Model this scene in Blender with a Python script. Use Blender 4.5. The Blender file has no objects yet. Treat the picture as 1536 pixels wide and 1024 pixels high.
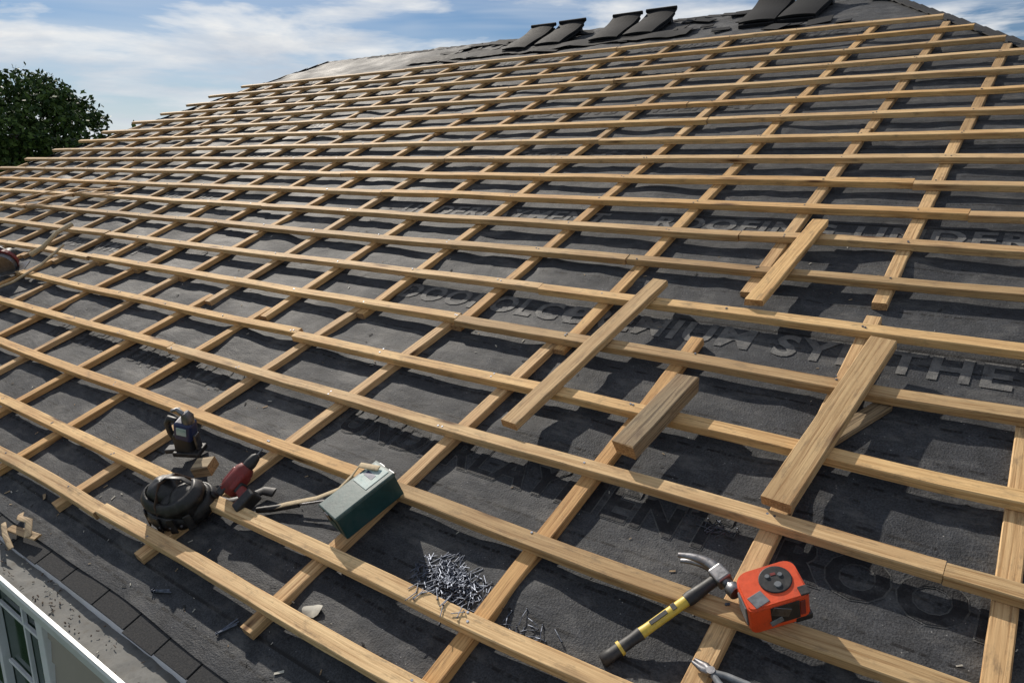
import bpy, bmesh, math, random
from mathutils import Vector, Matrix, noise
random.seed(11)
R = random.uniform
scene = bpy.context.scene
D = 1.6
PITCH = math.radians(21.6)
CP, SP = math.cos(PITCH), math.sin(PITCH)
CAMZ = 4.7
O = Vector((0, D*SP, CAMZ-D*CP))
AX, AV, AN = Vector((1,0,0)), Vector((0,CP,SP)), Vector((0,-SP,CP))
def P(u,v,h=0.0): return O+AX*u+AV*v+AN*h
ROOF = Matrix((( 1,0,0,O.x),(0,CP,-SP,O.y),(0,SP,CP,O.z),(0,0,0,1)))   # local (u,v,h) -> world
EAVE, RIDGE = 0.27, 8.16
def uL(v): return -10.0-0.36*(8.1-v)
def uR(v): return -1.0+0.62*(7.0-v)

# ---------------------------------------------------------------- materials
def newmat(name):
    m = bpy.data.materials.new(name); m.use_nodes = True
    nt = m.node_tree; b = nt.nodes['Principled BSDF']
    return m, nt, b
def N(nt, t, **kw):
    n = nt.nodes.new(t)
    for k,v in kw.items(): setattr(n,k,v)
    return n
def ramp(nt, src, stops):
    r = N(nt,'ShaderNodeValToRGB')
    e = r.color_ramp.elements
    while len(e) < len(stops): e.new(0.5)
    for i,(p,c) in enumerate(stops):
        e[i].position = p
        e[i].color = (c,c,c,1) if not isinstance(c,tuple) else (*c,1)
    nt.links.new(src, r.inputs[0]); return r.outputs[0]
def mix(nt, fac, a, b, mode='MIX'):
    m = N(nt,'ShaderNodeMix', data_type='RGBA', blend_type=mode)
    for s,v in ((m.inputs[0],fac),(m.inputs[6],a),(m.inputs[7],b)):
        if isinstance(v,(int,float)): s.default_value = v
        elif isinstance(v,tuple): s.default_value = (*v,1)
        else: nt.links.new(v,s)
    return m.outputs[2]
def noi(nt, vec, scale, detail=4, rough=.55, dist=0):
    n = N(nt,'ShaderNodeTexNoise'); n.inputs['Scale'].default_value=scale
    n.inputs['Detail'].default_value=detail; n.inputs['Roughness'].default_value=rough
    n.inputs['Distortion'].default_value=dist
    if vec is not None: nt.links.new(vec,n.inputs['Vector'])
    return n.outputs['Fac']
def mapping(nt, vec, scale, loc=(0,0,0)):
    m = N(nt,'ShaderNodeMapping'); m.inputs['Scale'].default_value=scale; m.inputs['Location'].default_value=loc
    nt.links.new(vec,m.inputs['Vector']); return m.outputs[0]
def bump(nt, b, h, strength=.3, dist=.002):
    n = N(nt,'ShaderNodeBump'); n.inputs['Strength'].default_value=strength; n.inputs['Distance'].default_value=dist
    nt.links.new(h,n.inputs['Height']); nt.links.new(n.outputs[0],b.inputs['Normal'])
def math_(nt, op, a, b=None):
    m = N(nt,'ShaderNodeMath', operation=op)
    for s,v in ((m.inputs[0],a),(m.inputs[1],b)):
        if v is None: continue
        if isinstance(v,(int,float)): s.default_value=v
        else: nt.links.new(v,s)
    return m.outputs[0]

def wood_mat(name, lo, hi, stain=.6):
    m,nt,b = newmat(name)
    uv = N(nt,'ShaderNodeUVMap', uv_map='UVMap').outputs[0]
    tn = N(nt,'ShaderNodeUVMap', uv_map='tint').outputs[0]
    sx = N(nt,'ShaderNodeSeparateXYZ'); nt.links.new(tn,sx.inputs[0])
    g = noi(nt, mapping(nt,uv,(2.6,120,1)), 1, 4, .72, .35)
    c = ramp(nt,g,[(.36,lo),(.46,tuple(x*.45+y*.55 for x,y in zip(lo,hi))),(.60,hi)])
    big = noi(nt, mapping(nt,uv,(2.5,9,1)), 1, 2, .6)
    c = mix(nt, ramp(nt,big,[(.45,0.0),(.72,.55)]), c, (.42,.24,.11), 'MIX')
    c = mix(nt, 1.0, c, ramp(nt,sx.outputs[0],[(0,(.62,.60,.57)),(.3,(.86,.84,.81)),(.6,(1,1,1)),(.85,(1.0,.93,.78)),(1,(.90,.80,.66))]), 'MULTIPLY')
    vo = N(nt,'ShaderNodeTexVoronoi'); vo.inputs['Scale'].default_value=1
    nt.links.new(mapping(nt,uv,(2.1,13,1)), vo.inputs['Vector'])
    k = ramp(nt,vo.outputs['Distance'],[(.05,1.0),(.12,.4),(.20,0.0)])
    c = mix(nt,k,c,(.11,.052,.022))
    st = noi(nt, mapping(nt,uv,(11,36,1),(3,5,0)), 1, 4, .75)
    c = mix(nt, ramp(nt,st,[(.53,0.0),(.70,stain)]), c, (.16,.11,.065))
    nt.links.new(c,b.inputs['Base Color']); b.inputs['Roughness'].default_value=.75
    b.inputs['Specular IOR Level'].default_value=.25
    bump(nt,b,g,.7,.0025)
    return m
M_WOOD = wood_mat('pine_wood',(.44,.26,.115),(.80,.565,.30))
M_WOODC = wood_mat('pine_counter_wood',(.37,.21,.09),(.71,.48,.245))
def endgrain():
    m,nt,b = newmat('end_grain')
    tc = N(nt,'ShaderNodeTexCoord').outputs['Object']
    c = ramp(nt,noi(nt,tc,140,4),[(.35,(.22,.12,.05)),(.65,(.46,.29,.14))])
    nt.links.new(c,b.inputs['Base Color']); b.inputs['Roughness'].default_value=.8
    return m
M_END = endgrain()

def felt_mat(name='roofing_felt', ink=None, fac=(.95,.25)):
    m,nt,b = newmat(name)
    uv = N(nt,'ShaderNodeUVMap', uv_map='UVMap').outputs[0]
    sx = N(nt,'ShaderNodeSeparateXYZ'); nt.links.new(uv,sx.inputs[0])
    big = noi(nt,uv,1.6,3,.6,.3)
    c = ramp(nt,big,[(.3,(.050,.054,.062)),(.55,(.071,.075,.083)),(.75,(.106,.108,.112))])
    fine = noi(nt,uv,170,1,.7)
    c = mix(nt,1.0,c,ramp(nt,fine,[(.3,.42),(.7,1.0)]),'MULTIPLY')
    mot = noi(nt,uv,16,5,.74)
    c = mix(nt,1.0,c,ramp(nt,mot,[(.32,.50),(.66,1.0)]),'MULTIPLY')
    ln = math_(nt,'FRACT',math_(nt,'DIVIDE',math_(nt,'ADD',sx.outputs[1],math_(nt,'MULTIPLY',big,.022)),.155))
    lm = ramp(nt,ln,[(.460,0.0),(.478,1.0),(.522,1.0),(.540,0.0)])
    brk = ramp(nt,noi(nt,mapping(nt,uv,(26,3,1)),1,2,.8),[(.44,0.0),(.54,.95)])
    c = mix(nt,math_(nt,'MULTIPLY',lm,brk),c,(.008,.008,.009))
    lap = math_(nt,'FRACT',math_(nt,'DIVIDE',math_(nt,'SUBTRACT',sx.outputs[1],.45),.93))
    c = mix(nt,ramp(nt,lap,[(0.0,1.0),(.008,1.0),(.014,0.0)]),c,(.012,.012,.013))
    dust = noi(nt,mapping(nt,uv,(3,6,1),(7,2,0)),1.4,5,.76)
    c = mix(nt,ramp(nt,dust,[(.50,0.0),(.76,.5)]),c,(.20,.192,.178))
    vo = N(nt,'ShaderNodeTexVoronoi'); vo.inputs['Scale'].default_value=60; nt.links.new(uv,vo.inputs['Vector'])
    sp = ramp(nt,vo.outputs['Distance'],[(.07,1.0),(.12,0.0)])
    spm = ramp(nt,mot,[(.52,0.0),(.6,.8)])
    c = mix(nt,math_(nt,'MULTIPLY',sp,spm),c,(.36,.35,.33))
    if ink:
        c = mix(nt,ramp(nt,mot,[(.40,fac[0]),(.64,fac[1])]),c,ink)
    nt.links.new(c,b.inputs['Base Color'])
    nt.links.new(ramp(nt,big,[(.3,.66),(.7,.85)]),b.inputs['Roughness'])
    b.inputs['Specular IOR Level'].default_value=.30
    crease = noi(nt,mapping(nt,uv,(2.5,7,1)),2.2,3,.55,1.2)
    hh = mix(nt,.22,mix(nt,.5,mot,crease),fine)
    bump(nt,b,hh,.9,.010)
    return m
M_FELT = felt_mat(); M_INK = felt_mat('printed_ink',(.010,.010,.012),(.98,.45)); M_INKL=felt_mat('printed_ink_light',(.185,.18,.17),(.85,.15)); M_INKE=felt_mat('printed_ink_edge',(.14,.138,.13),(.5,0.0))

def simple(name,col,rough=.5,metal=0,var=.25,scale=30,bmp=.15,spec=.5,dirt=None):
    m,nt,b = newmat(name)
    tc = N(nt,'ShaderNodeTexCoord').outputs['Object']
    n = noi(nt,tc,scale,4,.65)
    lo = tuple(x*(1-var) for x in col); hi = tuple(min(1,x*(1+var)) for x in col)
    c = ramp(nt,n,[(.3,lo),(.7,hi)])
    if dirt:
        c = mix(nt,ramp(nt,noi(nt,tc,scale*.5,4,.75),[(.5,0.0),(.68,.7)]),c,dirt)
    nt.links.new(c,b.inputs['Base Color'])
    nt.links.new(ramp(nt,n,[(.2,max(0,rough-.1)),(.8,min(1,rough+.12))]),b.inputs['Roughness'])
    b.inputs['Metallic'].default_value=metal; b.inputs['Specular IOR Level'].default_value=spec
    if bmp: bump(nt,b,n,bmp,.002)
    return m
M_STEEL = simple('worn_steel',(.22,.22,.23),.45,1,.4,60,.2,dirt=(.09,.06,.045))
M_NAIL  = simple('nail_steel',(.13,.145,.18),.5,1,.5,80,.1)
M_BLACK = simple('black_rubber',(.016,.016,.017),.55,0,.35,50,.2,dirt=(.06,.055,.05))
M_LEATH = simple('black_leather',(.014,.013,.013),.5,0,.4,40,.5,dirt=(.045,.04,.035))
M_YEL   = simple('yellow_paint',(.66,.47,.06),.5,0,.2,40,.15,dirt=(.25,.18,.06))
M_ORANGE= simple('orange_plastic',(.78,.085,.018),.5,0,.15,40,.3,dirt=(.34,.05,.02))
M_RED   = simple('red_plastic',(.20,.022,.018),.5,0,.25,40,.2,dirt=(.07,.025,.02))
M_GREEN = simple('teal_painted_metal',(.010,.050,.050),.5,0,.3,25,.3,dirt=(.03,.05,.048))
M_LID   = simple('grey_teal_lid',(.05,.095,.09),.5,0,.3,25,.3,dirt=(.10,.13,.12))
M_BLUE  = simple('blue_plastic',(.018,.028,.085),.45,0,.25,30,.2)
M_LABEL = simple('paper_label',(.42,.50,.47),.6,0,.3,50,.05,dirt=(.06,.20,.19))
M_STRAP = simple('webbing_strap',(.46,.36,.22),.75,0,.25,90,.3)
M_GREY  = simple('grey_plastic',(.16,.17,.18),.5,0,.3,50,.2)
M_WHITE = simple('white_painted_metal',(.76,.77,.78),.4,0,.06,8,.03,dirt=(.60,.60,.58))
M_GUT   = simple('gutter_inside',(.15,.148,.138),.9,0,.35,40,.5,dirt=(.08,.067,.05))
M_SID   = simple('vinyl_siding',(.36,.32,.27),.6,0,.05,6,.03)
M_GLASS = simple('window_glass',(.012,.035,.022),.06,0,.5,3,0,spec=.8)
M_CONC  = simple('concrete',(.3,.29,.27),.85,0,.15,12,.2)
M_SHIN  = simple('asphalt_shingle',(.040,.040,.041),.9,0,.5,160,.9,spec=.2,dirt=(.065,.06,.055))
M_TILE  = simple('black_tile',(.009,.0095,.011),.75,0,.4,25,.3,spec=.18)
M_BARK  = simple('bark',(.08,.055,.038),.9,0,.3,10,.6)
M_LEAF1 = simple('leaf_dark',(.026,.052,.015),.6,0,.4,1.2,0,spec=.2)
M_LEAF2 = simple('leaf_light',(.080,.125,.030),.6,0,.35,1.2,0,spec=.2)
M_GRASS = simple('grass',(.055,.09,.03),.9,0,.4,.4,0,spec=.2,dirt=(.10,.10,.05))
M_POLE  = simple('wooden_pole',(.12,.09,.07),.85,0,.2,8,.3)
M_DRY   = simple('dry_leaf',(.42,.40,.34),.7,0,.2,60,.3)

# ---------------------------------------------------------------- mesh builder
class MB:
    def __init__(s): s.v=[];s.f=[];s.uv=[];s.mi=[];s.sm=[];s.t=[]
    def add(s,vs,fs,mi=0,uvs=None,smooth=False,tint=(.5,.5)):
        o=len(s.v); s.v+= [tuple(p) for p in vs]
        for i,f in enumerate(fs):
            s.f.append([o+k for k in f]); s.mi.append(mi); s.sm.append(smooth); s.t.append(tint)
            s.uv.append(uvs[i] if uvs else [(vs[k][0],vs[k][1]) for k in f])
    def bm(s,bm,mi,M,smooth):
        bm.verts.index_update()
        vs=[M@v.co for v in bm.verts]; fs=[[v.index for v in f.verts] for f in bm.faces]
        s.add(vs,fs,mi,None,smooth); bm.free()
    def box(s,c,size,mi=0,rot=(0,0,0),bev=.004,seg=2,M=None):
        bm=bmesh.new(); bmesh.ops.create_cube(bm,size=1)
        for v in bm.verts: v.co=Vector((v.co.x*size[0],v.co.y*size[1],v.co.z*size[2]))
        if bev: bmesh.ops.bevel(bm,geom=bm.edges[:],offset=bev,segments=seg,affect='EDGES',profile=.5)
        T=Matrix.Translation(c)@Matrix.Rotation(rot[2],4,'Z')@Matrix.Rotation(rot[1],4,'Y')@Matrix.Rotation(rot[0],4,'X')
        s.bm(bm,mi,(M@T) if M else T,False)
    def blob(s,c,rad,mi=0,amp=.15,fr=14,nu=26,nv=16,rot=0):
        vs=[];c=Vector(c)
        for j in range(nv+1):
            th=math.pi*j/nv
            for i in range(nu):
                ph=2*math.pi*i/nu
                d=Vector((math.sin(th)*math.cos(ph),math.sin(th)*math.sin(ph),math.cos(th)))
                p=Vector((d.x*rad[0],d.y*rad[1],d.z*rad[2])); k=1+amp*noise.noise((p+c)*fr)+amp*.5*noise.noise((p+c)*fr*2.7)
                p=p*k; x=p.x*math.cos(rot)-p.y*math.sin(rot); y=p.x*math.sin(rot)+p.y*math.cos(rot)
                vs.append(c+Vector((x,y,p.z)))
        s.add(vs,[[j*nu+i,j*nu+(i+1)%nu,(j+1)*nu+(i+1)%nu,(j+1)*nu+i] for j in range(nv) for i in range(nu)],mi,None,True)
    def tube(s,pts,rad,mi=0,seg=10,smooth=True,flat=None,capped=True):
        pts=[Vector(p) for p in pts]; n=len(pts)
        if not hasattr(rad,'__len__'): rad=[rad]*n
        vs=[];prev=None
        for i,p in enumerate(pts):
            d=(pts[min(i+1,n-1)]-pts[max(i-1,0)]).normalized()
            if prev is None:
                a=Vector((0,0,1)) if abs(d.z)<.9 else Vector((1,0,0))
                x=d.cross(a).normalized()
            else: x=(prev-d*prev.dot(d)).normalized()
            prev=x; y=d.cross(x)
            for k in range(seg):
                t=2*math.pi*k/seg
                fx,fy = (1,1) if flat is None else flat
                vs.append(p+x*math.cos(t)*rad[i]*fx+y*math.sin(t)*rad[i]*fy)
        fs=[]
        for i in range(n-1):
            for k in range(seg):
                a=i*seg+k;b=i*seg+(k+1)%seg
                fs.append([a,b,b+seg,a+seg])
        s.add(vs,fs,mi,None,smooth)
        if capped:
            s.add(vs[:seg],[list(range(seg))[::-1]],mi); s.add(vs[-seg:],[list(range(seg))],mi)
    def timber(s,p0,p1,w,t,mi=0,mend=1,jit=.003,step=.09,tilt=0,rough=False):
        p0=Vector(p0);p1=Vector(p1);L=(p1-p0).length;d=(p1-p0)/L
        side=Vector((-d.y,d.x,0)).normalized(); up=d.cross(side)
        if up.z<0: up=-up
        c=.003
        cs=[(-w/2+c,0),(w/2-c,0),(w/2,c),(w/2,t-c),(w/2-c,t),(-w/2+c,t),(-w/2,t-c),(-w/2,c)]
        per=[0]
        for k in range(8):
            a=cs[k];b=cs[(k+1)%8]; per.append(per[-1]+math.hypot(a[0]-b[0],a[1]-b[1]))
        n=max(2,int(L/step)+1); off=R(0,80); offv=R(0,9); sd=R(0,100)
        tint=(random.random(),random.random()); vs=[]
        for i in range(n+1):
            l=L*i/n; ctr=p0+d*l
            js=noise.noise(Vector((l*.9,sd,0)))*jit*1.6; jh=abs(noise.noise(Vector((l*1.1,sd,5))))*jit*.6
            for k,(x,y) in enumerate(cs):
                e=0; q=noise.noise(Vector((l*9,sd,k*3.1)))*.0014
                if i in (0,n): e=(noise.noise(Vector((x*90,y*90,sd+i)))*(.02 if rough else .003))
                vs.append(ctr+side*(x+js+q)+up*(y+jh+x*tilt+(q*.6 if y>t/2 else 0))+d*e)
        fs=[];uvs=[]
        for i in range(n):
            for k in range(8):
                a=i*8+k;b=i*8+(k+1)%8
                fs.append([a,b,b+8,a+8]); l0=off+L*i/n;l1=off+L*(i+1)/n
                uvs.append([(l0,offv+per[k]),(l0,offv+per[k+1]),(l1,offv+per[k+1]),(l1,offv+per[k])])
        s.add(vs,fs,mi,uvs,False,tint)
        s.add(vs[:8],[list(range(8))[::-1]],mend); s.add(vs[-8:],[list(range(8))],mend)
    def obj(s,name,mats,mw=None,recalc=True):
        me=bpy.data.meshes.new(name); me.from_pydata(s.v,[],s.f)
        for m in mats: me.materials.append(m)
        me.polygons.foreach_set('material_index',s.mi); me.polygons.foreach_set('use_smooth',s.sm)
        a=me.uv_layers.new(name='UVMap'); b=me.uv_layers.new(name='tint')
        fa=[];fb=[]
        for i,f in enumerate(s.f):
            for k in range(len(f)):
                fa+=list(s.uv[i][k]); fb+=list(s.t[i])
        a.data.foreach_set('uv',fa); b.data.foreach_set('uv',fb)
        if recalc:
            bm=bmesh.new(); bm.from_mesh(me); bmesh.ops.recalc_face_normals(bm,faces=bm.faces[:]); bm.to_mesh(me); bm.free()
        o=bpy.data.objects.new(name,me); scene.collection.objects.link(o)
        if mw is not None: o.matrix_world=mw
        return o
def RF(u,v,h,yaw=0,tx=0,ty=0,s=1):
    S=Matrix.Diagonal((s,s,s,1)) if not isinstance(s,tuple) else Matrix.Diagonal((*s,1))
    return ROOF@Matrix.Translation((u,v,h))@Matrix.Rotation(yaw,4,'Z')@Matrix.Rotation(ty,4,'Y')@Matrix.Rotation(tx,4,'X')@S

# ---------------------------------------------------------------- house
COURSE=.93; TEXTV=1.31
def hf(u,v):
    fr=((v-.45)/COURSE)%1.0
    k=abs(((v-TEXTV)/COURSE+.5)%1.0-.5)*COURSE
    calm=.25+.75*min(1,max(0,(k-.10)/.08))
    w=noise.noise(Vector((u*1.7,v*3.2,1)))*.5+.5
    w2=noise.noise(Vector((u*5+v*2,v*9,4)))
    w3=max(0,noise.noise(Vector((u*2.2+3*v,v*2.2-u,9)))-.12)
    w4=max(0,.10-abs(noise.noise(Vector((u*3.1-v,v*4.3,19)))))
    return .005*(1-fr)+calm*(.010*w+.0050*w2+.026*w3+.030*w4)
felt=MB()
NU,NV=600,290; v0,v1=.33,RIDGE
vs=[]
for j in range(NV+1):
    v=v0+(v1-v0)*j/NV; a,b=uL(v),uR(v)
    for i in range(NU+1):
        u=a+(b-a)*i/NU
        vv=v
        if j==0: vv+=.02*noise.noise(Vector((u*1.5,0,0)))
        vs.append((u,vv,hf(u,v) + (.004 if j else .002)))
fs=[[j*(NU+1)+i,j*(NU+1)+i+1,(j+1)*(NU+1)+i+1,(j+1)*(NU+1)+i] for j in range(NV) for i in range(NU)]
felt.add(vs,fs,0,None,True)
house=bpy.data.objects.new('house',None); scene.collection.objects.link(house)
def child(o,parent):
    mw=o.matrix_world.copy(); o.parent=parent; o.matrix_parent_inverse=parent.matrix_world.inverted(); o.matrix_world=mw
f_o=felt.obj('roof_underlay',[M_FELT],ROOF,False); child(f_o,house)

# printed text on the underlay
def text_mesh(body,size,off):
    cu=bpy.data.curves.new('t','FONT'); cu.body=body; cu.size=size; cu.space_character=1.12; cu.resolution_u=3; cu.offset=off
    o=bpy.data.objects.new('t',cu); scene.collection.objects.link(o)
    dg=bpy.context.evaluated_depsgraph_get(); me=bpy.data.meshes.new_from_object(o.evaluated_get(dg))
    bm=bmesh.new(); bm.from_mesh(me); bmesh.ops.triangulate(bm,faces=bm.faces[:])
    for _ in range(2):
        lng=[e for e in bm.edges if e.calc_length()>.05]
        if lng: bmesh.ops.subdivide_edges(bm,edges=lng,cuts=1); bmesh.ops.triangulate(bm,faces=bm.faces[:])
    bm.verts.index_update()
    r=([v.co.copy() for v in bm.verts],[[v.index for v in f.verts] for f in bm.faces]); bm.free()
    bpy.data.objects.remove(o); return r
tm=MB()
TX=('ROOFING UNDERLAY','DOOROLCO','PREMIUM SYNTHETIC 1Y','UNDERLAYMENT')
words=[(text_mesh(t,.185,.006),text_mesh(t,.185,.0100)) for t in TX]
for r in range(7):
    v=TEXTV+COURSE*r-.065
    if r==1: seq=[(-2.75,1),(-1.72,2)]
    elif r==0: seq=[(-4.9,0),(-2.2,3),(-.50,0)]
    elif r==2: seq=[(-3.6,3),(-1.75,0),(-.05,1)]
    else: seq=[]
    u=-10.2+R(0,.6); lim=(seq[0][0]-2.4 if seq else uR(v)-2.6)
    while u<lim:
        seq.append((u,random.randrange(4))); u+=R(2.5,3.4)
    light = r in (1,2)
    for uu,k in seq:
        lay = ((words[k][0],.0070,2),) if light else ((words[k][1],.0055,1),(words[k][0],.0070,0))
        for (V,F),hh,mi_ in lay:
            pts=[]
            for p in V:
                a,b=p.x+uu,p.y+v; pts.append((a,b,hf(a,b)+hh))
            tm.add(pts,F,mi_)
t_o=tm.obj('underlay_print',[M_INK,M_INKE,M_INKL],ROOF,False); child(t_o,house)

# roof body, other slopes, deck
def W(u,v,h=0): return P(u,v,h)
rb=MB()
eL,eR=uL(EAVE),uR(EAVE)
A=W(eL,EAVE,-.006);B=W(eR,EAVE,-.006);C=W(uR(RIDGE),RIDGE,-.006);E=W(uL(RIDGE),RIDGE,-.006)
yr=C.y; A2=Vector((A.x,2*yr-A.y,A.z)); B2=Vector((B.x,2*yr-B.y,B.z))
dn=Vector((0,0,-.12))
rb.add([A,B,C,E,A2,B2],[[0,1,2,3],[5,4,3,2],[4,0,3],[1,5,2]],0)
rb.add([A,B,B2,A2,A+dn,B+dn,B2+dn,A2+dn],[[1,2,6,5],[2,3,7,6],[3,0,4,7],[0,1,5,4],[7,6,5,4]],1)
o=rb.obj('roof_deck',[M_SHIN,M_WHITE],None,False); child(o,house)
cap=MB()
def caps(p,q,n,upv):
    p=Vector(p);q=Vector(q);d=(q-p).normalized();s=d.cross(upv).normalized();nn=s.cross(d)
    L=(q-p).length/n; w=.105
    for i in range(n):
        a=p+d*L*i; b=a+d*(L*1.12); a=a+s*R(-.012,.012)
        vs=[a-s*w-nn*.032+nn*.012,a+nn*.020,a+s*w-nn*.032+nn*.012,b-s*w-nn*.032+nn*.003,b+nn*.010,b+s*w-nn*.032+nn*.003]
        vs+= [v-nn*.006 for v in vs]
        cap.add(vs,[[0,1,4,3],[1,2,5,4],[0,6,7,1],[1,7,8,2],[3,9,6,0],[2,8,11,5]],0)
caps(W(uL(RIDGE),RIDGE),W(uR(RIDGE),RIDGE),46,Vector((0,0,1)))
caps(W(uR(RIDGE),RIDGE),W(eR,EAVE),50,Vector((.4,0,1)))
caps(W(uL(RIDGE),RIDGE),A+Vector((0,0,.006)),46,Vector((-.4,0,1)))
o=cap.obj('ridge_and_hip_shingles',[M_SHIN],None); child(o,house)
sh=MB()
u=eL+.05
while u<eR-.2:
    w=R(.17,.24); j=R(-.006,.006)
    sh.box((u+w/2,.345+j,-.0025),(w-.006,.16,.005),0,(R(-.004,.004),R(-.004,.004),R(-.012,.012)),.0012,1)
    u+=w
o=sh.obj('eave_shingles',[M_SHIN],ROOF); child(o,house)
# gutter
g=MB(); ya=A.y; zt=A.z-.005
yo=ya-.105
prof=[(ya+.01,zt+.0),(ya+.01,zt-.075),(yo+.02,zt-.082),(yo+.004,zt-.04),(yo,zt-.004),(yo-.012,zt-.004),(yo-.014,zt-.018),(yo-.010,zt-.03),(yo-.006,zt-.045),(yo+.014,zt-.10),(ya+.012,zt-.10)]
mi=[1,1,1,1,0,0,0,0,0,0]
n=36
for k in range(len(prof)-1):
    vs=[];
    for i in range(n+1):
        x=eL+(eR-eL)*i/n; w=.003*noise.noise(Vector((x,0,0)))
        vs+=[(x,prof[k][0],prof[k][1]+w),(x,prof[k+1][0],prof[k+1][1]+w)]
    g.add(vs,[[2*i,2*i+2,2*i+3,2*i+1] for i in range(n)],mi[k],None,False)
vs=[];nn=700
for i in range(nn+1):
    x=eL+(eR-eL)*i/nn
    for q in range(7):
        y=yo+.004+(ya-yo-.002)*q/6
        vs.append((x,y,zt-.022+.008*noise.noise(Vector((x*2.2,y*12,2)))+.006*noise.noise(Vector((x*17,y*40,7)))))
g.add(vs,[[i*7+q,i*7+7+q,i*7+8+q,i*7+1+q] for i in range(nn) for q in range(6)],1,None,True)
o=g.obj('gutter',[M_WHITE,M_GUT],None); child(o,house)
# walls with lap siding
yw=1.06; ywb=2*yr-yw; xl,xr=eL+.35,eR-.35; ztop=A.z-.10
wl=MB()
wins=[(-5.0,-3.47,1.35,2.82),(-9.6,-8.1,1.35,2.82),(.2,1.7,1.35,2.82)]
z=.45
def clap(xa,xb,y,z0,z1):
    wl.add([(xa,y-.014,z0),(xb,y-.014,z0),(xb,y-.002,z1),(xa,y-.002,z1),(xa,y,z0),(xb,y,z0)],[[0,1,2,3],[4,5,1,0]],0)
while z<ztop:
    z1=min(z+.125,ztop); zc=(z+z1)/2; spans=[]; x=xl
    for w in sorted(wins):
        if w[2]<zc<w[3]: spans.append((x,w[0])); x=w[1]
    spans.append((x,xr))
    for a,b in spans: clap(a,b,yw,z,z1)
    z=z1
wl.add([(xl,yw,.0),(xr,yw,.0),(xr,ywb,.0),(xl,ywb,.0),(xl,yw,ztop),(xr,yw,ztop),(xr,ywb,ztop),(xl,ywb,ztop)],[[1,2,6,5],[2,3,7,6],[3,0,4,7]],0)
wl.box(((xl+xr)/2,yw+.02,.225),(xr-xl,.06,.45),1,bev=.003)
wl.add([(eL,A.y+.01,zt-.10),(eR,A.y+.01,zt-.10),(eR,yw,zt-.10),(eL,yw,zt-.10)],[[0,1,2,3]],2)
o=wl.obj('siding_walls',[M_SID,M_CONC,M_WHITE],None,False); child(o,house)
wn=MB()
for (xa,xb,za,zb) in wins:
    cx,cz=(xa+xb)/2,(za+zb)/2
    wn.add([(xa,yw+.03,za),(xb,yw+.03,za),(xb,yw+.03,zb),(xa,yw+.03,zb)],[[0,1,2,3]],1)
    for x in (xa+.035,xb-.035): wn.box((x,yw,cz),(.07,.07,zb-za),0,bev=.004)
    for zz in (za+.035,zb-.035): wn.box((cx,yw-.002,zz),(xb-xa-.142,.07,.07),0,bev=.004)
    wn.box((cx,yw+.008,cz),(.05,.04,zb-za-.145),0,bev=.003)
    for q in (.25,.75):
        wn.box((xa+(xb-xa)*q,yw+.018,cz),(.018,.02,zb-za-.145),0,bev=.002)
    for q in (.28,.52,.76):
        for s_ in (-1,1): wn.box((cx+s_*(xb-xa)*.25,yw+.017,za+(zb-za)*q),((xb-xa)/2-.1,.018,.016),0,bev=.002)
o=wn.obj('windows',[M_WHITE,M_GLASS],None); child(o,house)

# ---------------------------------------------------------------- battens
CT,BT=.031,.032
cb=MB(); bt=MB(); nh=MB()
def vtop(u): return min(6.97, 7.0-(u+.18+1.0)/.62, 8.1-(-9.85-u)/.36)
low=[.02,-.335,-.70,-1.08,-1.48,-1.88,-2.25]; up=[.02,-.34,-.65,-1.0,-1.37,-1.75,-2.12]
while len(low)<21: low.append(low[-1]-.365); up.append(up[-1]-.365)
low+= [.38,.74,1.1,1.5]; up+=[.38,.74,1.1,1.5]
vj={-.335:(1.555,1.615),-.70:(1.37,1.60)}
hc=.010
for a,b in zip(low,up):
    j0,j1=vj.get(a,(None,None))
    ua,ub=a*1.575,b*1.575
    if j0 is None:
        j0=R(1.17,1.30); j1=j0-R(.02,.07); ue=ub-.053
    else: ue=ua+(ub-ua)*.3
    if a==.02: ue=ub-.052
    w=.052
    start=.285 if a<-1.0 else .2
    va=max(start*1.575+R(-.015,.015),.4)
    if ua<uL(va)+.1 or vtop(ub)<1.2: continue
    cb.timber((ua+R(-.01,.01),va,hc),(ue,min(j0*1.575,vtop(ua)),hc),w,CT,jit=.005)
    v2=j1*1.575
    vt=vtop(ub)+R(-.03,.03)
    if vt>v2+.3:
        mid=R(4.2,4.8)
        if vt>mid+.5:
            cb.timber((ub,v2,hc),(ub+R(-.02,.02),mid,hc),w,CT,jit=.007)
            cb.timber((ub+R(-.02,.02),mid+.004,hc),(ub+R(-.03,.03),vt,hc),w,CT,jit=.007)
        else: cb.timber((ub,v2,hc),(ub,vt,hc),w,CT,jit=.007)
ratios=[.335,.478,.675,.88,1.083,1.30,1.512,1.73,1.93,2.135,2.338,2.535,2.75,2.975,3.208,3.455,3.69,3.92,4.175,4.45]
slope=[.0135,.012,.006]+[0]*17
uref=[-2.4,-2.0,-2.5]+[0]*17
hb=hc+CT
BV=[]
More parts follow.
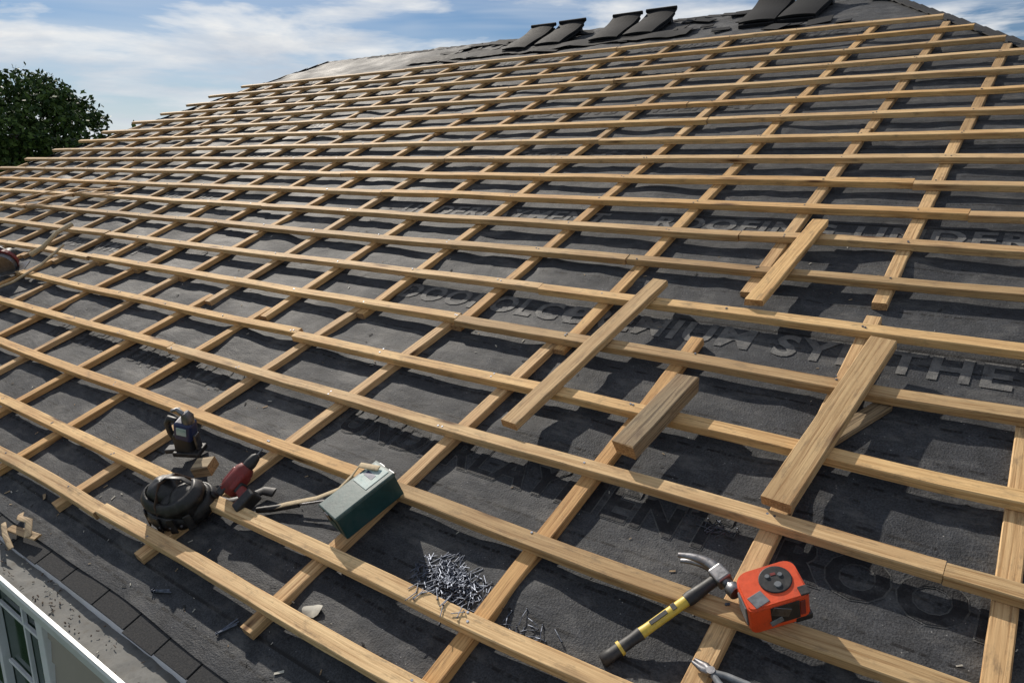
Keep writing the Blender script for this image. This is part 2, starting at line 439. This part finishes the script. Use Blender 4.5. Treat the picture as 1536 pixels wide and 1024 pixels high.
for i,r in enumerate(ratios):
    v=r*1.54
    vc={0:.333*1.545,1:.476*1.545,2:.672*1.545}.get(i,v)
    f=(lambda vc,sl,u0:(lambda u:vc+sl*(u-u0)))(vc,slope[i],uref[i])
    BV.append(f)
    ul=uL(v)-R(.02,.22)+.1*(i<6); ur=uR(v)-.12+R(-.03,.03)
    cuts=[ul]
    x=ul+R(2.2,4.2)
    while x<ur-1.5: cuts.append(x); x+=R(3.0,4.3)
    cuts.append(ur)
    for a,b in zip(cuts[:-1],cuts[1:]):
        dv=R(-.008,.008)
        bt.timber((a+.001,f(a)+dv+R(-.006,.006),hb),(b-.001,f(b)+dv+R(-.006,.006),hb),R(.047,.055),BT*R(.94,1.06),jit=.010,tilt=R(-.03,.03))
    for a_,b_ in zip(low,up):
        uu=(a_ if v<1.23*1.575 else b_)*1.575
        if ul<uu<ur:
            for q in range(random.choice((1,2,2))):
                x,y=uu+R(-.014,.014),f(uu)+R(-.014,.014); h=hb+BT-.0005
                nh.tube([(x,y,h),(x,y,h+.0035)],.0038,0,8)
cb.obj('counter_battens',[M_WOODC,M_END],ROOF)
b_o=bt.obj('roofing_battens',[M_WOOD,M_END],ROOF)
n_o=nh.obj('nail_heads',[M_NAIL],ROOF); child(n_o,b_o)

# loose planks lying on top of the battens
ht=hb+BT+.005
def plank(p0,p1,w,t,mats=(M_WOOD,M_END),rough=False,h0=ht,h1=ht):
    m=MB(); m.timber((p0[0],p0[1],h0),(p1[0],p1[1],h1),w,t,jit=.003,step=.05,rough=rough)
    return m.obj('loose_plank',list(mats),ROOF)
plank((-1.44,1.42),(-1.36,2.44),.070,.030)
plank((-.524,1.39),(-.447,2.215),.083,.032)
plank((-.936,2.366),(-.895,3.08),.070,.028,rough=True)
M_WEATH=wood_mat('weathered_wood',(.15,.11,.07),(.52,.40,.25),.95)
plank((-1.0,1.43),(-.955,1.81),.078,.055,(M_WEATH,M_END),True)
plank((-.50,1.75),(-.385,1.98),.05,.022,(M_WEATH,M_END),True,.012,.012)

# ---------------------------------------------------------------- tools
def frame(p_end,p_head,h0,h1):
    a=Vector((*p_end,h0));b=Vector((*p_head,h1)); x=(b-a).normalized(); z=Vector((0,0,1)); y=z.cross(x).normalized(); z=x.cross(y)
    return ROOF@Matrix(((x.x,y.x,z.x,a.x),(x.y,y.y,z.y,a.y),(x.z,y.z,z.z,a.z),(0,0,0,1))), (b-a).length
MW,L=frame((-.747,.815),(-.565,1.11),.028,.098)
h=MB()
h.tube([(0,0,0),(.004,0,0),(.03,0,0),(.09,0,0),(.115,0,0)],[.013,.0185,.0165,.015,.0170],1,14,flat=(1,.8))
h.tube([(.115,0,0),(.13,0,0),(.24,0,0),(.25,0,0)],[.0150,.0140,.0140,.0140],0,14,flat=(1,.8))
h.tube([(.05,0,0),(.058,0,0)],.0190,0,14,flat=(1,.8))
h.box((.17,0,.0115),(.05,.012,.002),1,bev=.0008)
h.box((.215,0,.0115),(.012,.018,.002),1,bev=.0008)
h.tube([(.25,0,0),(.262,0,0),(.31,0,0),(L-.02,0,0)],[.0165,.018,.015,.0145],1,14,flat=(1,.85))
h.box((L,0,0),(.040,.046,.038),2,bev=.006,seg=3)
h.tube([(L,-.012,0),(L,-.026,0),(L,-.036,0),(L,-.040,0),(L,-.060,0),(L,-.062,0)],[.016,.013,.013,.0185,.0185,.017],2,16)
for s_ in (-1,1):
    pts=[];rr=[]
    for k in range(9):
        t=k/8; pts.append((L+.004-.050*t*t,.012+.098*t,s_*(.005+.008*t))); rr.append(.0185*(1-.62*t))
    h.tube(pts,rr,2,8,flat=(1.0,.65))
h.obj('claw_hammer',[M_YEL,M_BLACK,M_STEEL],MW)

# orange tape measure
t=MB()
bm=bmesh.new()
def arc(cx,cy,r,a0,a1,n): return [(cx+r*math.cos(math.radians(a0+(a1-a0)*k/n)),cy+r*math.sin(math.radians(a0+(a1-a0)*k/n))) for k in range(n+1)]
prof=arc(.056,-.040,.014,270,360,3)+arc(.045,.030,.025,0,90,5)+arc(-.035,.020,.035,90,180,6)+arc(-.056,-.040,.014,180,270,3)
vsb=[bm.verts.new((x,y,-.036)) for x,y in prof]; fb=bm.faces.new(vsb)
r_=bmesh.ops.extrude_face_region(bm,geom=[fb]); 
for v in [e for e in r_['geom'] if isinstance(e,bmesh.types.BMVert)]: v.co.z=.036
bmesh.ops.bevel(bm,geom=[e for e in bm.edges if abs(e.verts[0].co.z-e.verts[1].co.z)<1e-5],offset=.004,segments=3,affect='EDGES')
t.bm(bm,0,Matrix.Identity(4),False)
t.tube([(.014,.008,.034),(.014,.008,.0375),(.014,.008,.0385)],[.037,.037,.035],1,32,False)
for (x,y,r) in ((.0,.020,.006),(.028,.016,.006),(.014,-.008,.009)):
    t.tube([(x,y,.038),(x,y,.0405)],[r,r*.85],3,12,False)
t.box((.014,.022,.0387),(.012,.007,.001),2,bev=.0003)
t.box((.010,-.0545,.004),(.066,.003,.050),1,bev=.001)
t.box((.0,-.0562,.012),(.044,.003,.022),4,rot=(0,.45,0),bev=.001)
t.box((-.012,-.0565,-.012),(.030,.003,.014),3,rot=(0,-.3,0),bev=.001)
t.box((-.040,-.030,.0362),(.036,.034,.002),3,rot=(0,0,.3),bev=.0008)
t.box((.050,-.0552,.006),(.012,.003,.040),2,bev=.001)
t.box((.052,-.042,-.030),(.042,.026,.016),1,bev=.004)
t.box((.0715,.0,.0),(.005,.05,.046),1,bev=.002)
t.box((-.0715,-.01,.0),(.005,.05,.05),3,bev=.002)
for z_ in (-.037,.037): t.box((.060,-.040,z_),(.022,.024,.004),1,bev=.0015)
t.obj('tape_measure',[M_ORANGE,M_BLACK,M_RED,M_GREY,M_STEEL,M_YEL],RF(-.430,1.085,.124,math.radians(42),math.radians(6),math.radians(-4),(1.0,.92,1.36)))

# teal metal box with strap
b=MB()
b.box((0,0,.042),(.115,.225,.084),0,bev=.005)
b.box((0,0,.087),(.119,.229,.014),4,bev=.004)
b.box((-.004,.060,.0948),(.085,.09,.0016),1,bev=.0006)
b.box((-.01,.06,.0958),(.05,.02,.001),2,bev=.0003)
b.box((0,-.1145,.042),(.07,.0016,.045),0,bev=.0005)
b.box((-.0585,.01,.045),(.0016,.12,.045),0,bev=.0005)
b.box((-.0588,.0,.045),(.0016,.07,.012),1,bev=.0004)
b.box((0,-.116,.076),(.026,.006,.026),3,bev=.002)
for x in (-.03,.03): b.tube([(x-.016,.1165,.080),(x+.016,.1165,.080)],.005,3,8)
b.obj('metal_tool_box',[M_GREEN,M_LABEL,M_BLUE,M_STEEL,M_LID],RF(-1.675,.935,.058,math.radians(-14),math.radians(4),math.radians(-3)))
s_=MB()
pts=[(-2.07,.80,.03),(-2.0,.84,.045),(-1.9,.90,.055),(-1.83,.95,.075),(-1.78,.99,.12),(-1.74,1.01,.163),(-1.66,1.02,.166)]
s_.tube(pts,.011,0,10,True,flat=(1,.22))
s_.obj('webbing_strap',[M_STRAP],ROOF)
s_=MB()
s_.tube([(-2.10,.785,.03),(-2.05,.81,.032),(-1.96,.865,.036)],[.010,.012,.010],0,10)
s_.tube([(-1.96,.865,.036),(-1.94,.875,.037),(-1.85,.925,.044)],[.004,.004,.0025],1,8)
s_.obj('screwdriver',[M_BLACK,M_STEEL],ROOF)

# leather tool belt, rolled up round its pouches
p=MB()
def coil(R0,z0,w,th,turns,a0,sq=.8,wob=0,z1=0,flare=0):
    n=int(44*turns); vs=[]
    for i in range(n+1):
        a=a0+2*math.pi*i/44; t=i/n; rr=R0*(1+.08*math.sin(2*a+wob)+.05*math.sin(3*a+wob*2))-.012*t*turns
        zc=z0+z1*t+.012*math.sin(2*a+wob)
        for dr,dz in ((0,-w/2),(th,-w/2+.004),(th+.008,0),(th,w/2-.004),(0,w/2),(-.002,0)):
            r2=rr+dr-flare*dz
            vs.append((r2*math.cos(a),r2*math.sin(a)*sq,zc+dz))
    fs=[[i*6+k,i*6+(k+1)%6,i*6+6+(k+1)%6,i*6+6+k] for i in range(n) for k in range(6)]
    fs+=[[0,1,2,3,4,5],[n*6+q for q in (5,4,3,2,1,0)]]
    p.add(vs,fs,0,None,True)
p.blob((0,0,.055),(.098,.078,.062),0,.16,16)
p.blob((-.045,.01,.085),(.055,.062,.058),0,.2,20,rot=.5)
p.blob((.045,-.01,.075),(.055,.058,.055),0,.2,22,rot=-.4)
coil(.106,.040,.055,.010,1.35,.3,.80,.3,.01,.2)
coil(.096,.088,.045,.009,.72,2.6,.80,1.7,.02,.5)
for k in range(4):
    a=-2.3+k*.5+R(-.08,.08)
    p.box((.122*math.cos(a),.122*.8*math.sin(a),.050),(.006,.024,.055+R(0,.02)),0,rot=(0,-.12,a),bev=.0025)
p.tube([(-.09,-.03,.06),(-.07,-.01,.125),(-.02,.02,.150),(.03,.03,.140),(.07,.03,.10),(.10,.04,.04)],.014,0,8,True,flat=(1,.25))
p.tube([(-.02,-.085,.03),(-.03,-.06,.10),(-.03,-.01,.145),(-.02,.05,.125),(-.01,.085,.06)],.011,3,8,True,flat=(1,.2))
p.tube([(.1,.03,.05),(.15,.04,.025),(.19,.07,.012),(.24,.11,.012),(.29,.10,.02)],.017,0,8,True,flat=(1,.25))
for q in (-.2,.15,.5): p.tube([(.112*math.cos(-1.5+q),.112*.8*math.sin(-1.5+q)-.008,.045),(.112*math.cos(-1.5+q),.112*.8*math.sin(-1.5+q)-.014,.045)],.0045,1,8)
M_BROWN = simple('brown_leather',(.06,.035,.02),.5,0,.4,40,.4)
p.obj('leather_tool_belt',[M_LEATH,M_STEEL,M_GREY,M_BROWN],RF(-2.36,.665,.028,math.radians(20),math.radians(4),math.radians(4),1.06))

# red cordless drill
r=MB()
r.tube([(-.06,0,.035),(-.055,0,.035),(.03,0,.035),(.045,0,.035)],[.022,.032,.032,.024],0,18)
r.tube([(.045,0,.035),(.06,0,.035),(.085,0,.035),(.095,0,.035)],[.019,.02,.016,.008],1,16)
r.tube([(.095,0,.035),(.12,0,.035)],.003,2,8)
r.box((-.01,0,.035),(.07,.068,.05),0,bev=.012,seg=3)
r.box((-.025,-.055,.033),(.034,.075,.030),0,rot=(0,0,-.15),bev=.008,seg=3)
r.box((-.02,-.035,.033),(.038,.02,.034),1,bev=.006)
r.box((-.035,-.095,.033),(.078,.035,.052),1,rot=(0,0,-.12),bev=.006)
r.box((-.035,-.080,.033),(.07,.012,.046),0,rot=(0,0,-.12),bev=.004)
r.box((-.06,0,.06),(.03,.03,.012),1,bev=.004)
r.box((.0,0,.061),(.03,.02,.003),2,bev=.001)
r.obj('cordless_drill',[M_RED,M_BLACK,M_STEEL],RF(-2.20,.835,.085,math.radians(75),math.radians(14),math.radians(-24),1.05))

# navy nailer standing on its base
q=MB()
q.box((0,0,.012),(.11,.075,.020),1,bev=.004)
q.box((-.005,0,.060),(.075,.060,.085),1,rot=(0,.12,0),bev=.010,seg=3)
q.box((.010,0,.115),(.072,.062,.085),0,rot=(0,.22,0),bev=.012,seg=3)
q.box((.012,-.033,.125),(.04,.003,.035),3,rot=(0,.22,0),bev=.001)
q.tube([(.03,0,.15),(.035,0,.178),(.028,0,.195)],[.024,.024,.016],2,16)
q.tube([(-.02,0,.155),(-.045,0,.165),(-.060,0,.14),(-.060,0,.10),(-.045,0,.05)],[.012,.013,.013,.012,.012],1,10)
q.tube([(.02,0,.185),(.0,0,.208),(-.025,0,.200)],[.011,.009,.006],2,10)
q.box((-.065,0,.014),(.07,.04,.02),1,rot=(0,-.15,0),bev=.005)
q.box((.045,0,.06),(.014,.03,.07),2,bev=.003)
q.obj('nail_gun',[M_BLUE,M_BLACK,M_STEEL,M_LABEL],RF(-2.68,.885,.03,math.radians(28),math.radians(-3),math.radians(10),1.0))
w=MB(); w.timber((-2.50,.815,.045),(-2.44,.85,.045),.065,.045,jit=.001,step=.04)
w.obj('wood_offcut',[M_WEATH,M_END],ROOF)

# circular saw with strap far left
c=MB()
c.box((0,0,.01),(.30,.14,.008),2,bev=.002)
c.tube([(0,-.02,.07),(0,.02,.07)],[.09,.09],2,28,False)
c.tube([(0,.02,.08),(0,.05,.08)],[.10,.095],0,28,False)
c.tube([(0,.05,.08),(0,.13,.08),(0,.15,.08)],[.045,.045,.03],1,18)
c.tube([(.05,.05,.13),(.0,.06,.19),(-.08,.06,.19),(-.14,.05,.13),(-.13,.04,.06)],[.018,.018,.018,.018,.016],1,10)
c.tube([(-.14,.05,.10),(-.25,.0,.03),(-.33,-.12,.03),(-.2,-.25,.03),(.0,-.3,.04),(.2,-.25,.05),(.35,-.1,.05),(.45,.1,.06)],.009,3,8)
c.tube([(.16,.1,.04),(.26,.14,.06),(.36,.24,.1),(.42,.36,.08)],[.02,.017,.015,.018],3,10)
c.obj('circular_saw',[M_RED,M_BLACK,M_STEEL,M_STRAP],RF(-6.38,1.64,.07,math.radians(35),math.radians(12),0,1.0))

# pliers near the lower edge
l=MB()
for s_ in (-1,1):
    l.tube([(0,0,0),(-.03,s_*.012,0),(-.08,s_*.024,0),(-.13,s_*.018,0)],[.007,.008,.008,.007],1,10)
    l.tube([(0,0,.001*s_),(.02,-s_*.006,0),(.05,-s_*.004,0)],[.010,.009,.004],0,8,flat=(1,.7))
l.tube([(0,0,-.007),(0,0,.009)],.010,0,14)
l.obj('pliers',[M_STEEL,M_GREY],RF(-.50,.885,.058,math.radians(165),0,math.radians(5),1.0))

# ---------------------------------------------------------------- nails
def nail(m,x,y,z,L,yaw,pit,r=.0016,bend=0):
    d=Vector((math.cos(yaw)*math.cos(pit),math.sin(yaw)*math.cos(pit),math.sin(pit)))
    p=Vector((x,y,z)); a=p-d*L/2; b_=p+d*L/2
    m.tube([a,p+Vector((0,0,bend)),b_-d*.004,b_],[r,r,r,.0003],0,6,False)
    m.tube([a-d*.0012,a],[r*2.4,r*2.4],0,8,False)
m=MB()
for i in range(600):
    rr=min(1,abs(random.gauss(0,.52))); a=R(0,6.28)
    du,dv=.140*rr*math.cos(a),.085*rr*math.sin(a)
    x=-1.255+du-dv*.4; y=.84+dv
    hz=hf(x,y)+.006+R(0,1)*.024*max(0,1-rr*1.1)
    nail(m,x,y,hz,R(.030,.042),R(0,6.28),R(-.25,.25),.0014)
for i in range(22):
    x=-1.22+R(-.16,.16);y=.79+R(-.06,.10); nail(m,x,y,hf(x,y)+.0065,.04,R(0,6.28),0,.0014)
for i in range(12):
    x=R(-1.32,-1.12); nail(m,x,BV[1](x)+R(-.02,.022),hb+BT+.006,.038,R(0,6.28),0,.0014)
m.obj('nail_pile',[M_NAIL],ROOF)
def cluster(cx,cy,n,su,sv,z=None):
    m=MB()
    for i in range(n):
        x=cx+random.gauss(0,su);y=cy+random.gauss(0,sv); nail(m,x,y,(hf(x,y)+.007+R(0,.005)),R(.03,.05),R(0,6.28),R(-.06,.06),.0012,R(-.003,.004))
    m.obj('loose_nails',[M_NAIL],ROOF)
cluster(-.985,.80,18,.05,.02); cluster(-.665,1.33,14,.045,.025); cluster(-.50,.80,8,.05,.02)
for (u,v,y) in ((-2.13,.42,.5),(-1.79,.43,1.1)):
    m=MB(); 
    for k in range(3): nail(m,u+R(-.010,.010),v+R(-.008,.008),hf(u,v)+.009+R(0,.004),.065,y+R(-.2,.2),R(-.04,.04),.0025)
    m.obj('loose_nails',[M_NAIL],ROOF)
lf=MB(); vs=[(0,0,.004)]
for k in range(14):
    a=k/14*6.283; r=.026*(1+.25*noise.noise(Vector((math.cos(a)*1.5,math.sin(a)*1.5,3)))); vs.append((r*math.cos(a)*1.25,r*math.sin(a)*.8,.006+.006*math.cos(a*2)))
lf.add(vs,[[0,1+k,1+(k+1)%14] for k in range(14)],0,None,True)
lf.obj('dry_leaf',[M_DRY],RF(-1.565,.585,hf(-1.56,.58)+.008,.5))

# small chips and grit strewn about
m=MB()
for i in range(480):
    v=R(.4,3.2); u=R(-5.0,.6)
    if random.random()<.35: v=R(.36,.60)
    hz=hf(u,v)+.006; s=R(.0012,.003)*(1 if random.random()<.93 else 2.0); a=R(0,3.14); e=R(1,4)
    ca,sa=math.cos(a)*s*e,math.sin(a)*s*e
    vs=[(u-ca-sa*.3,v-sa+ca*.3,hz),(u+ca-sa*.25,v+sa+ca*.25,hz+s*.3),(u+ca+sa*.3,v+sa-ca*.3,hz),(u-ca+sa*.2,v-sa-ca*.2,hz+s*.2)]
    vs+=[(x,y,z+s*.35) for x,y,z in vs]
    m.add(vs,[[4,5,6,7],[0,1,5,4],[1,2,6,5],[2,3,7,6],[3,0,4,7]],random.choice((0,1,2,2)))
m.obj('wood_chips',[M_WEATH,M_DRY,M_SHIN],ROOF)
m=MB()
m.timber((-3.05,.30,.02),(-2.86,.33,.02),.03,.008,step=.03,rough=True)
m.tube([(-3.1,.36,.02),(-3.02,.34,.05),(-2.95,.35,.055),(-2.90,.31,.03)],.013,0,8,True,flat=(1,.25))
m.tube([(-3.12,.30,.02),(-3.0,.27,.04),(-2.92,.25,.02)],.010,0,8,True,flat=(1,.25))
m.obj('wood_shavings',[M_WEATH,M_END],ROOF)
m=MB()
for i in range(130):
    x=-2.9+random.gauss(0,.55); y=yo+R(.01,.10); z=zt-.018+R(0,.006); a=R(0,6.28); l=R(.004,.022)
    m.tube([(x,y,z),(x+math.cos(a)*l*.5,y+math.sin(a)*l*.3,z+R(0,.005)),(x+math.cos(a)*l,y+math.sin(a)*l*.5,z+R(-.002,.004))],R(.001,.0025),random.choice((0,0,0,1)),5,False)
m.obj('gutter_debris',[M_BARK,M_DRY],None)
m=MB()
for k,(dx,dy,b_) in enumerate(((0,0,.03),(.1,.05,-.05),(-.1,.09,.07))):
    pts=[(-8.65+dx+1.35*t,2.62+dy+.42*t+b_*math.sin(t*5),.088+.03*math.sin(t*3.1)+.006*k) for t in [i/9 for i in range(10)]]
    m.tube(pts,.014,0,6,False,flat=(1,.4))
m.obj('thin_laths',[M_WOODC],ROOF)

# ---------------------------------------------------------------- stacked ridge tiles
def tile_stack(u,v,yaw,lay=2):
    m=MB(); Wd,Ln=.35,.64
    for k in range(lay):
        z0=.015+k*.034; n=14; nw=8; ox,oy=R(-.012,.012),R(-.02,.02)+k*.018; ptsT=[];ptsB=[]
        for i in range(n+1):
            s=i/n
            zz=z0+.008+.085*s**1.8+.010*math.sin(s*6)
            for j in range(nw+1):
                x=(j/nw-.5)*Wd; zc=.012*(1-(2*j/nw-1)**2)
                ptsT.append((x+ox,(s-.5)*Ln+oy,zz+zc)); ptsB.append((x+ox,(s-.5)*Ln+oy,zz+zc-.020))
        T=len(ptsT); q=nw+1
        fs=[[i*q+j,i*q+j+1,(i+1)*q+j+1,(i+1)*q+j] for i in range(n) for j in range(nw)]
        m.add(ptsT+ptsB,fs+[[T+a for a in f[::-1]] for f in fs]+
              [[j,T+j,T+j+1,j+1] for j in range(nw)]+[[n*q+j+1,T+n*q+j+1,T+n*q+j,n*q+j] for j in range(nw)]+
              [[i*q,(i+1)*q,T+(i+1)*q,T+i*q] for i in range(n)]+[[(i+1)*q+nw,i*q+nw,T+i*q+nw,T+(i+1)*q+nw] for i in range(n)],0,None,False)
    m.tube([(-Wd/2-.01,.5*Ln+.02,.145),(Wd/2+.01,.5*Ln+.02,.145)],.022,0,8,True)
    m.box((0,.27,.05),(.30,.06,.09),1,bev=.005)
    m.box((0,-.33,.02),(.34,.03,.035),0,bev=.006)
    m.obj('roof_tile_stack',[M_TILE,M_BLACK],RF(u,v,.01,yaw))
for (u,v) in ((-5.62,7.70),(-5.20,7.74),(-4.42,7.70),(-4.03,7.74),(-2.72,7.70),(-2.34,7.74)):
    tile_stack(u,v,R(-.06,.06))
m=MB(); n=60; vs=[]
for i in range(n+1):
    u=-7.4+4.0*i/n
    a=7.28+.10*noise.noise(Vector((u*2,1,0)))+.05*noise.noise(Vector((u*8,1,0))); b_=7.62+.06*noise.noise(Vector((u*2.3,5,0)))
    vs+=[(u,a,.035+.03*noise.noise(Vector((u*3,2,0)))),(u,(a+b_)/2,.05+.02*noise.noise(Vector((u*3,8,0)))),(u,b_,.03)]
m.add(vs,[[3*i+k,3*i+3+k,3*i+4+k,3*i+1+k] for i in range(n) for k in range(2)],0,None,True)
for i in range(44):
    u=R(-7,-1.7); v=R(7.15,8.05); m.box((u,v,.03),(R(.1,.32),R(.05,.2),.008),0,(R(-.1,.1),R(-.1,.1),R(-.5,.5)),.002,1)
m.obj('torn_shingles',[M_TILE],ROOF)

# ---------------------------------------------------------------- ground, trees, wires
gm=MB(); n=48; vs=[(0,0,0)]
for ring,rd in enumerate((40,150,900)):
    for k in range(n): a=6.2832*k/n; vs.append((rd*math.cos(a),rd*math.sin(a),0))
fs=[[0,1+k,1+(k+1)%n] for k in range(n)]
for ring in range(2):
    for k in range(n):
        a=1+ring*n+k;b_=1+ring*n+(k+1)%n; fs.append([a,a+n,b_+n,b_])
gm.add(vs,fs,0); gm.obj('ground',[M_GRASS],None)

def leaves(m,c,rad,n,size,shell=.55):
    for i in range(n):
        d=Vector((random.gauss(0,1),random.gauss(0,1),random.gauss(0,1))).normalized()
        r=shell+(1-shell)*random.random()**.5
        r*=1+.35*noise.noise(d*2.3+Vector(c))
        p=Vector(c)+Vector((d.x*rad[0],d.y*rad[1],d.z*rad[2]))*r
        a=Vector((random.gauss(0,1),random.gauss(0,1),random.gauss(0,1))).normalized(); b_=a.cross(Vector((R(-1,1),R(-1,1),R(-1,1)))).normalized()
        s=size*R(.5,1.2)
        m.add([p-a*s,p+b_*s*.55,p+a*s,p-b_*s*.55],[[0,1,2,3]],0 if random.random()<.5 else 1)
def tree(x,y,H,cr,nclump,per,size):
    m=MB(); base=H*.22
    m.tube([(x,y,0),(x+.1,y,base),(x-.05,y+.1,H*.6),(x,y,H*.85)],[H*.035,H*.026,H*.014,H*.004],2,10)
    for k in range(nclump):
        a=R(0,6.283); z=base+(H-base)*random.random()**.8
        t=(z-base)/(H-base); rr=cr*math.sqrt(max(.05,1-(abs(t-.42)/.62)**2.2))*math.sqrt(R(.15,1))
        c=(x+rr*math.cos(a),y+rr*math.sin(a),z)
        if k%3==0:
            m.tube([(x,y,max(base*.8,z*.6)),((x+c[0])/2,(y+c[1])/2,z*.85),c],[H*.012,H*.007,H*.002],2,6)
        s=R(.45,1.1)*cr*.25
        leaves(m,c,(s,s,s*.75),per,size)
    m.obj('tree',[M_LEAF1,M_LEAF2,M_BARK],None,False)
tree(-38.3,13.2,7.9,4.6,150,200,.13)
tree(-35.5,9.0,7.4,4.0,80,180,.13)
tree(-46,20.5,5.6,2.9,60,160,.14)
m=MB()
for k in range(200):
    a=R(math.radians(60),math.radians(215)); rd=R(95,125); hh=R(6.0,9.5)
    leaves(m,(rd*math.cos(a),rd*math.sin(a),hh*.52),(R(3,5),R(3,5),hh*.5),80,.8,.6)
m.obj('distant_trees',[M_LEAF1,M_LEAF2],None,False)
def upole(x,y,H):
    m=MB(); m.tube([(x,y,0),(x,y,H)],[.15,.11],0,12); m.box((x,y,H-.35),(.1,1.6,.12),0,bev=.01)
    for q in (-.6,.6): m.tube([(x,y+q,H-.28),(x,y+q,H-.12)],[.04,.03],1,8)
    m.obj('utility_pole',[M_POLE,M_GREY],None)
upole(-31.5,6.0,6.1); upole(-46,34,5.9)
for q in (-.6,.6):
    m=MB(); pts=[(-31.5-14.5*t,6+q+28*t,5.98-.2*t-1.6*t*(1-t)) for t in [i/24 for i in range(25)]]
    m.tube(pts,.016,0,5); m.obj('power_line',[M_GREY],None)

# ---------------------------------------------------------------- light, sky
el=math.radians(34); az=Vector((-.905,.426)).normalized()
s=Vector((az.x*math.cos(el),az.y*math.cos(el),math.sin(el)))
sl=bpy.data.lights.new('sun','SUN'); sl.energy=5.0; sl.angle=math.radians(.5); sl.color=(1,.92,.81)
so=bpy.data.objects.new('sun',sl); so.rotation_euler=s.to_track_quat('Z','Y').to_euler(); so.location=(-20,10,20); scene.collection.objects.link(so)
wd=bpy.data.worlds.new('World'); scene.world=wd; wd.use_nodes=True; nt=wd.node_tree
bg=nt.nodes['Background']; bg.inputs[1].default_value=.052
sky=N(nt,'ShaderNodeTexSky'); sky.sky_type='NISHITA'; sky.sun_disc=False; sky.sun_elevation=el; sky.sun_rotation=math.atan2(az.x,az.y)%(2*math.pi)
sky.air_density=1.0; sky.dust_density=.3; sky.ozone_density=1.6
tc=N(nt,'ShaderNodeTexCoord').outputs['Generated']; sx=N(nt,'ShaderNodeSeparateXYZ'); nt.links.new(tc,sx.inputs[0])
blue=mix(nt,1.0,sky.outputs[0],(.76,.95,1.20),'MULTIPLY')
def cloud(loc): return noi(nt,mapping(nt,tc,(4.0,4.0,19),loc),1,6,.56,.25)
n1=cloud((2.9,.7,.2)); n2=cloud((2.9,.7,.8))
cm=ramp(nt,n1,[(.465,0.0),(.53,.55),(.62,1.0)])
cc=mix(nt,ramp(nt,n2,[(.42,0.0),(.64,1.0)]),(17.0,17.0,16.8),(9.6,10.8,12.6))
veil=ramp(nt,noi(nt,mapping(nt,tc,(2,2,24),(5,1,0)),1,3,.6,.6),[(.40,0.0),(.72,.55)])
c=mix(nt,veil,blue,(12.5,13.6,15))
c=mix(nt,cm,c,cc)
hz=ramp(nt,sx.outputs[2],[(0.0,.75),(.06,.35),(.14,0.0)])
c=mix(nt,hz,c,(12.2,13.4,14.8))
nt.links.new(c,bg.inputs[0])

# ---------------------------------------------------------------- camera
cam=bpy.data.cameras.new('camera'); co=bpy.data.objects.new('camera',cam); scene.collection.objects.link(co)
co.location=(0,0,CAMZ); co.rotation_euler=(math.radians(90-13.9),0,math.radians(37.28))
cam.sensor_width=36; cam.lens=25.76; cam.clip_start=.05; cam.clip_end=2500
scene.camera=co
scene.view_settings.view_transform='Standard'; scene.view_settings.look='None'; scene.view_settings.exposure=0
